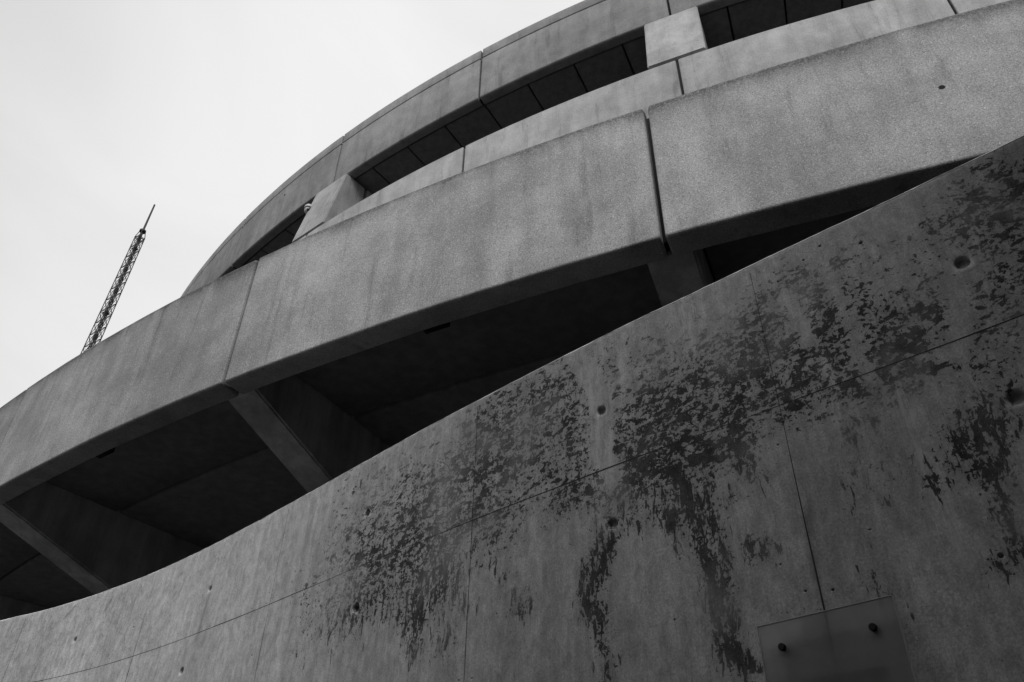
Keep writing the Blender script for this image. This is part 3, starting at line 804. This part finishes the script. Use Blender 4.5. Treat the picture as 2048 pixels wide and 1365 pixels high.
for s, z, d in PITS: hole_patch("air_pit", s, z, d / 2000 + 0.0035, d / 2000, d / 2000 * 1.4, 1.1)

# horizontal form joint: a shallow V strip laid as a hairline groove with lifted lips
def hair_joint():
    vs = []; fs = []; uvs = []
    ss = [x for x in np.arange(-3.9, 8.9, 0.02)]
    for s in ss:
        z = joint_z(s) + 0.002 * mnoise.noise(Vector((s * 2.0, 5, 0)))
        k = 0.8 + 0.9 * mnoise.noise(Vector((s * 2.3, 9, 1))) + 0.3 * mnoise.noise(Vector((s * 21, 9, 1)))
        k = max(0.12, min(1.4, k + (0.3 if 4.0 < s < 5.0 or s > 5.6 else 0)))
        for dz, oo in ((-0.0018 * k, 0.0003), (0.0018 * k, 0.0003)):
            vs.append(Vector(wpt(s, z + dz, wall_relief(s, z) + oo)) - WO)
    for i in range(len(ss) - 1):
        fs.append((2 * i, 2 * i + 2, 2 * i + 3, 2 * i + 1))
    mesh_obj("form_joint", vs, fs, flat_mat("grimy_joint_line", 0.028, 0.9), W)
hair_joint()
def vert_joints():
    for jn, j in enumerate(JS):
        vs = []; fs = []
        zz = np.arange(-1.5, zt - 0.012, 0.02)
        for z in zz:
            k = 0.85 + 0.8 * mnoise.noise(Vector((z * 2.6, j * 5, 1))) + 0.25 * mnoise.noise(Vector((z * 23, j, 1)))
            if abs(j - 5.184) < 0.01: k = 0.5 + max(0, (1.25 - z)) * 1.9
            k = max(0.1, min(2.2, k))
            c_ = j + 0.0015 * mnoise.noise(Vector((z * 3, j, 5)))
            for ds in (-0.0017 * k, 0.0017 * k):
                vs.append(Vector(wpt(c_ + ds, z, wall_relief(c_, z) + 0.0003)) - WO)
        for i in range(len(zz) - 1): fs.append((2 * i, 2 * i + 1, 2 * i + 3, 2 * i + 2))
        mesh_obj("panel_joint", vs, fs, bpy.data.materials["grimy_joint_line"], W)
vert_joints()

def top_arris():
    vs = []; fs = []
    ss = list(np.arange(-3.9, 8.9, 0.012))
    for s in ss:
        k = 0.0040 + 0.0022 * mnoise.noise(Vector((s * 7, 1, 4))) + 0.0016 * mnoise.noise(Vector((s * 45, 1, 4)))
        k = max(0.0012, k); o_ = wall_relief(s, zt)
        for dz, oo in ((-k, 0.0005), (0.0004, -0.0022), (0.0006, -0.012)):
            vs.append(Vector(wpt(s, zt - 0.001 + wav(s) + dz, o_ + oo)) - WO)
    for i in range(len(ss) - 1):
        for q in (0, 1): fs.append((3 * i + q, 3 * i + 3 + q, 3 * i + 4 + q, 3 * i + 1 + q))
    mesh_obj("top_arris", vs, fs, flat_mat("skylit_edge_paint", 0.75, 0.5, 0.0, 0.3), W)  # pale strip paints the sky's brightness along the top edge
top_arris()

# ------------------------------------------------------------------ translucent plaque on standoffs
PS0, PS1, PZ1 = 5.027, 5.351, 0.738
PZ0 = PZ1 - 0.44
pm_, pn_ = plan((PS0 + PS1) / 2)
pt_ = np.array([-pn_[1], pn_[0]])
PQ = empty("wall_plaque", (pm_[0] + pn_[0] * 0.001, pm_[1] + pn_[1] * 0.001, (PZ0 + PZ1) / 2 + EYE),
           "blank frosted plate standing off the concrete wall on dark round bolts", "plaque")
PQ.rotation_euler = (0, 0, math.atan2(pn_[1], pn_[0]) + math.pi / 2)     # local -y faces out, x along the wall
hwp = (PS1 - PS0) / 2; hhp = (PZ1 - PZ0) / 2
def slab(name, x0, x1, y0, y1, z0, z1, mat, parent, bev=0.001):
    bm = bmesh.new(); bmesh.ops.create_cube(bm, size=1)
    for v in bm.verts: v.co = Vector(((x0 + x1) / 2 + v.co.x * (x1 - x0), (y0 + y1) / 2 + v.co.y * (y1 - y0), (z0 + z1) / 2 + v.co.z * (z1 - z0)))
    bmesh.ops.bevel(bm, geom=bm.edges[:], offset=bev, segments=2, affect='EDGES')
    return bm_obj(name, bm, mat, parent)
n = NT("frosted_acrylic")
a = n.noise(n.coord('Object'), 7.0, 5, 0.6)
n.b.inputs['Transmission Weight'].default_value = 0.9
n.b.inputs['IOR'].default_value = 1.25
M_ACR = n.finish(n.ramp(a, 0.3, 0.7, 0.55, 0.72), n.ramp(a, 0.3, 0.7, 0.36, 0.50), None, spec=0.4)
slab("frosted_plate", -hwp, hwp, -0.034, -0.026, -hhp, hhp, M_ACR, PQ)
M_EDGE = flat_mat("acrylic_edge_highlight", 0.42, 0.3)  # flat pale colour painted in place of the light in the plate's edges
slab("plate_edge", -hwp - 0.0012, hwp + 0.0012, -0.0345, -0.0255, hhp, hhp + 0.0016, M_EDGE, PQ, 0.0004)
slab("plate_edge", -hwp - 0.0012, -hwp, -0.0345, -0.0255, -hhp, hhp - 0.0002, M_EDGE, PQ, 0.0004)
slab("plate_edge", hwp, hwp + 0.0012, -0.0345, -0.0255, -hhp, hhp - 0.0002, M_EDGE, PQ, 0.0004)
slab("backing_panel", -hwp + 0.085, hwp - 0.06, -0.016, -0.004, -hhp + 0.03, hhp - 0.135, flat_mat("dark_backing_board", 0.015, 0.7), PQ)
for sxx in (-1, 1):
    for zz in (-1, 1):
        bx_ = -0.108 if sxx < 0 else 0.106
        bz_ = zz * (hhp - 0.060)
        bm = bmesh.new()
        bar(bm, (bx_, -0.001, bz_), (bx_, -0.026, bz_), 0.0075, 20)
        bar(bm, (bx_, -0.034, bz_), (bx_, -0.042, bz_), 0.0088, 24)
        bar(bm, (bx_, -0.042, bz_), (bx_, -0.0435, bz_), (0.0088, 0.0072), 24)
        bm_obj("standoff_bolt", bm, M_BOLT, PQ)

# ------------------------------------------------------------------ lattice mast far behind
def mast():
    D = 150.0; az = math.radians(-32.07)
    T = empty("lattice_mast", (D * math.sin(az) - 0.848 * 2.5, D * math.cos(az) - 0.53 * 2.5, 0), "tall thin dark lattice radio mast against the pale sky", "radio mast")
    T.rotation_mode = 'QUATERNION'; T.rotation_quaternion = Matrix.Rotation(math.radians(1.1), 4, Vector((math.sin(az), math.cos(az), 0))).to_quaternion()
    H = D * math.tan(math.radians(40.45)) + EYE; HT = D * math.tan(math.radians(42.67)) + EYE
    hwid = lambda z: 0.98 + (H - z) * 0.0052
    legs = bmesh.new(); br = bmesh.new(); inn = bmesh.new()
    rot = math.radians(17)
    cr = [(math.cos(rot + math.pi / 2 * i), math.sin(rot + math.pi / 2 * i)) for i in range(4)]
    P = lambda i, z, k=1.0: Vector((cr[i % 4][0] * hwid(z) * k, cr[i % 4][1] * hwid(z) * k, z))
    zs_ = [0.0]
    while zs_[-1] < H - 3.0: zs_.append(zs_[-1] + 3.0)
    zs_.append(H)
    for i in range(4):
        bar(legs, P(i, 0), P(i, H), 0.10, 5)
        bar(legs, P(i, H), Vector((cr[i][0] * 0.55, cr[i][1] * 0.55, H + 1.9)), 0.09, 5)
        bar(legs, P(i, 0, 0.33), P(i, H, 0.33), 0.07, 5)
    for a, b in zip(zs_, zs_[1:]):
        m = (a + b) / 2
        for i in range(4):
            bar(br, P(i, a), P(i + 1, b), 0.06, 4); bar(br, P(i + 1, a), P(i, b), 0.06, 4)
            bar(br, P(i, a), P(i + 1, a), 0.05, 4)
            bar(br, P(i, a), P(i, m, 0.33), 0.05, 4); bar(br, P(i, b), P(i, m, 0.33), 0.05, 4)
    for k, z in enumerate(zs_):
        if k % 6 == 0:
            for i in range(4): bar(inn, P(i, z), P(i + 2, z), 0.06, 4); bar(inn, P(i, z, .6), P(i + 1, z, .6), 0.12, 4)
        if k % 2 == 0:
            bar(inn, Vector((0, 0, z - 0.35)), Vector((0, 0, z + 0.35)), 0.24, 6)
    bar(inn, (0, 0, 0), (0, 0, H), 0.06, 5)
    bm_obj("mast_leg", legs, M_STEEL, T).name = "mast_legs"
    bm_obj("bracing", br, M_STEEL, T)
    bm_obj("cable_run", inn, M_STEEL, T)
    bm = bmesh.new(); bar(bm, (0, 0, H - 1), (0, 0, HT), (0.25, 0.18), 8)
    bar(bm, (0, 0, H + 1.7), (0, 0, H + 2.1), 0.7, 8)
    bm_obj("antenna", bm, M_STEEL, T)
mast()

# ------------------------------------------------------------------ unseen blocks added round the camera to cut light on wall and building
def block(name, label, x0, x1, y0, y1, h, bands, faces):
    E_ = empty(name, ((x0 + x1) / 2, (y0 + y1) / 2, 0), label, "building")
    hx, hy = (x1 - x0) / 2, (y1 - y0) / 2
    slab("wall", -hx, hx, -hy, hy, 0, h, M_BLK, E_, 0.03)
    if name == 'near_light_blocker': slab('wing_blocker', -hx, -hx + 0.3, hy + 0.01, hy + 2.3, 0, 8.4, M_BLK, E_, 0.02); slab('overhead_blocker', -hx + 2.3, hx, hy - 0.3, hy + 2.9, 5.6, 5.85, M_BLK, E_, 0.02)  # wing and overhead slab added out of view to darken the wall's right end
    slab("parapet", -hx - 0.08, hx + 0.08, -hy - 0.08, hy + 0.08, h + 0.002, h + 0.45, M_BLK, E_, 0.02)
    for i in range(bands):
        z = 1.2 + i * (h - 1.5) / bands
        for f in faces:
            if f in 'NS':
                y = hy if f == 'N' else -hy; n_ = int(2 * hx // 3)
                for k in range(n_):
                    xx = -hx + (k + 0.5) * 2 * hx / n_
                    slab("window", xx - 0.9, xx + 0.9, y - 0.05, y + 0.06, z, z + 1.5, M_GLS, E_, 0.01)
            else:
                x = hx if f == 'E' else -hx; n_ = int(2 * hy // 3)
                for k in range(n_):
                    yy = -hy + (k + 0.5) * 2 * hy / n_
                    slab("window", x - 0.05, x + 0.06, yy - 0.9, yy + 0.9, z, z + 1.5, M_GLS, E_, 0.01)
M_BLK = cast_concrete("blocker_concrete", 0.12)
M_GLS = flat_mat("dark_window_glass", 0.02, 0.15)
block("south_light_blocker", "unseen dark block added behind the viewpoint to cut the southern sky light", -16, 26, -26, -13, 12.5, 3, 'N')
block("near_light_blocker", "unseen dark block added close behind the viewpoint to shade the wall", -1.8, 13, -8.5, -2.7, 8.5, 1, 'N')
block("east_light_blocker", "unseen dark block added to the east to hold back low sky light", 33, 48, -12, 16, 20, 5, 'W')
block("west_light_blocker", "unseen dark block added to the west to hold back sky light", -44, -26, -22, 0, 15, 4, 'E')
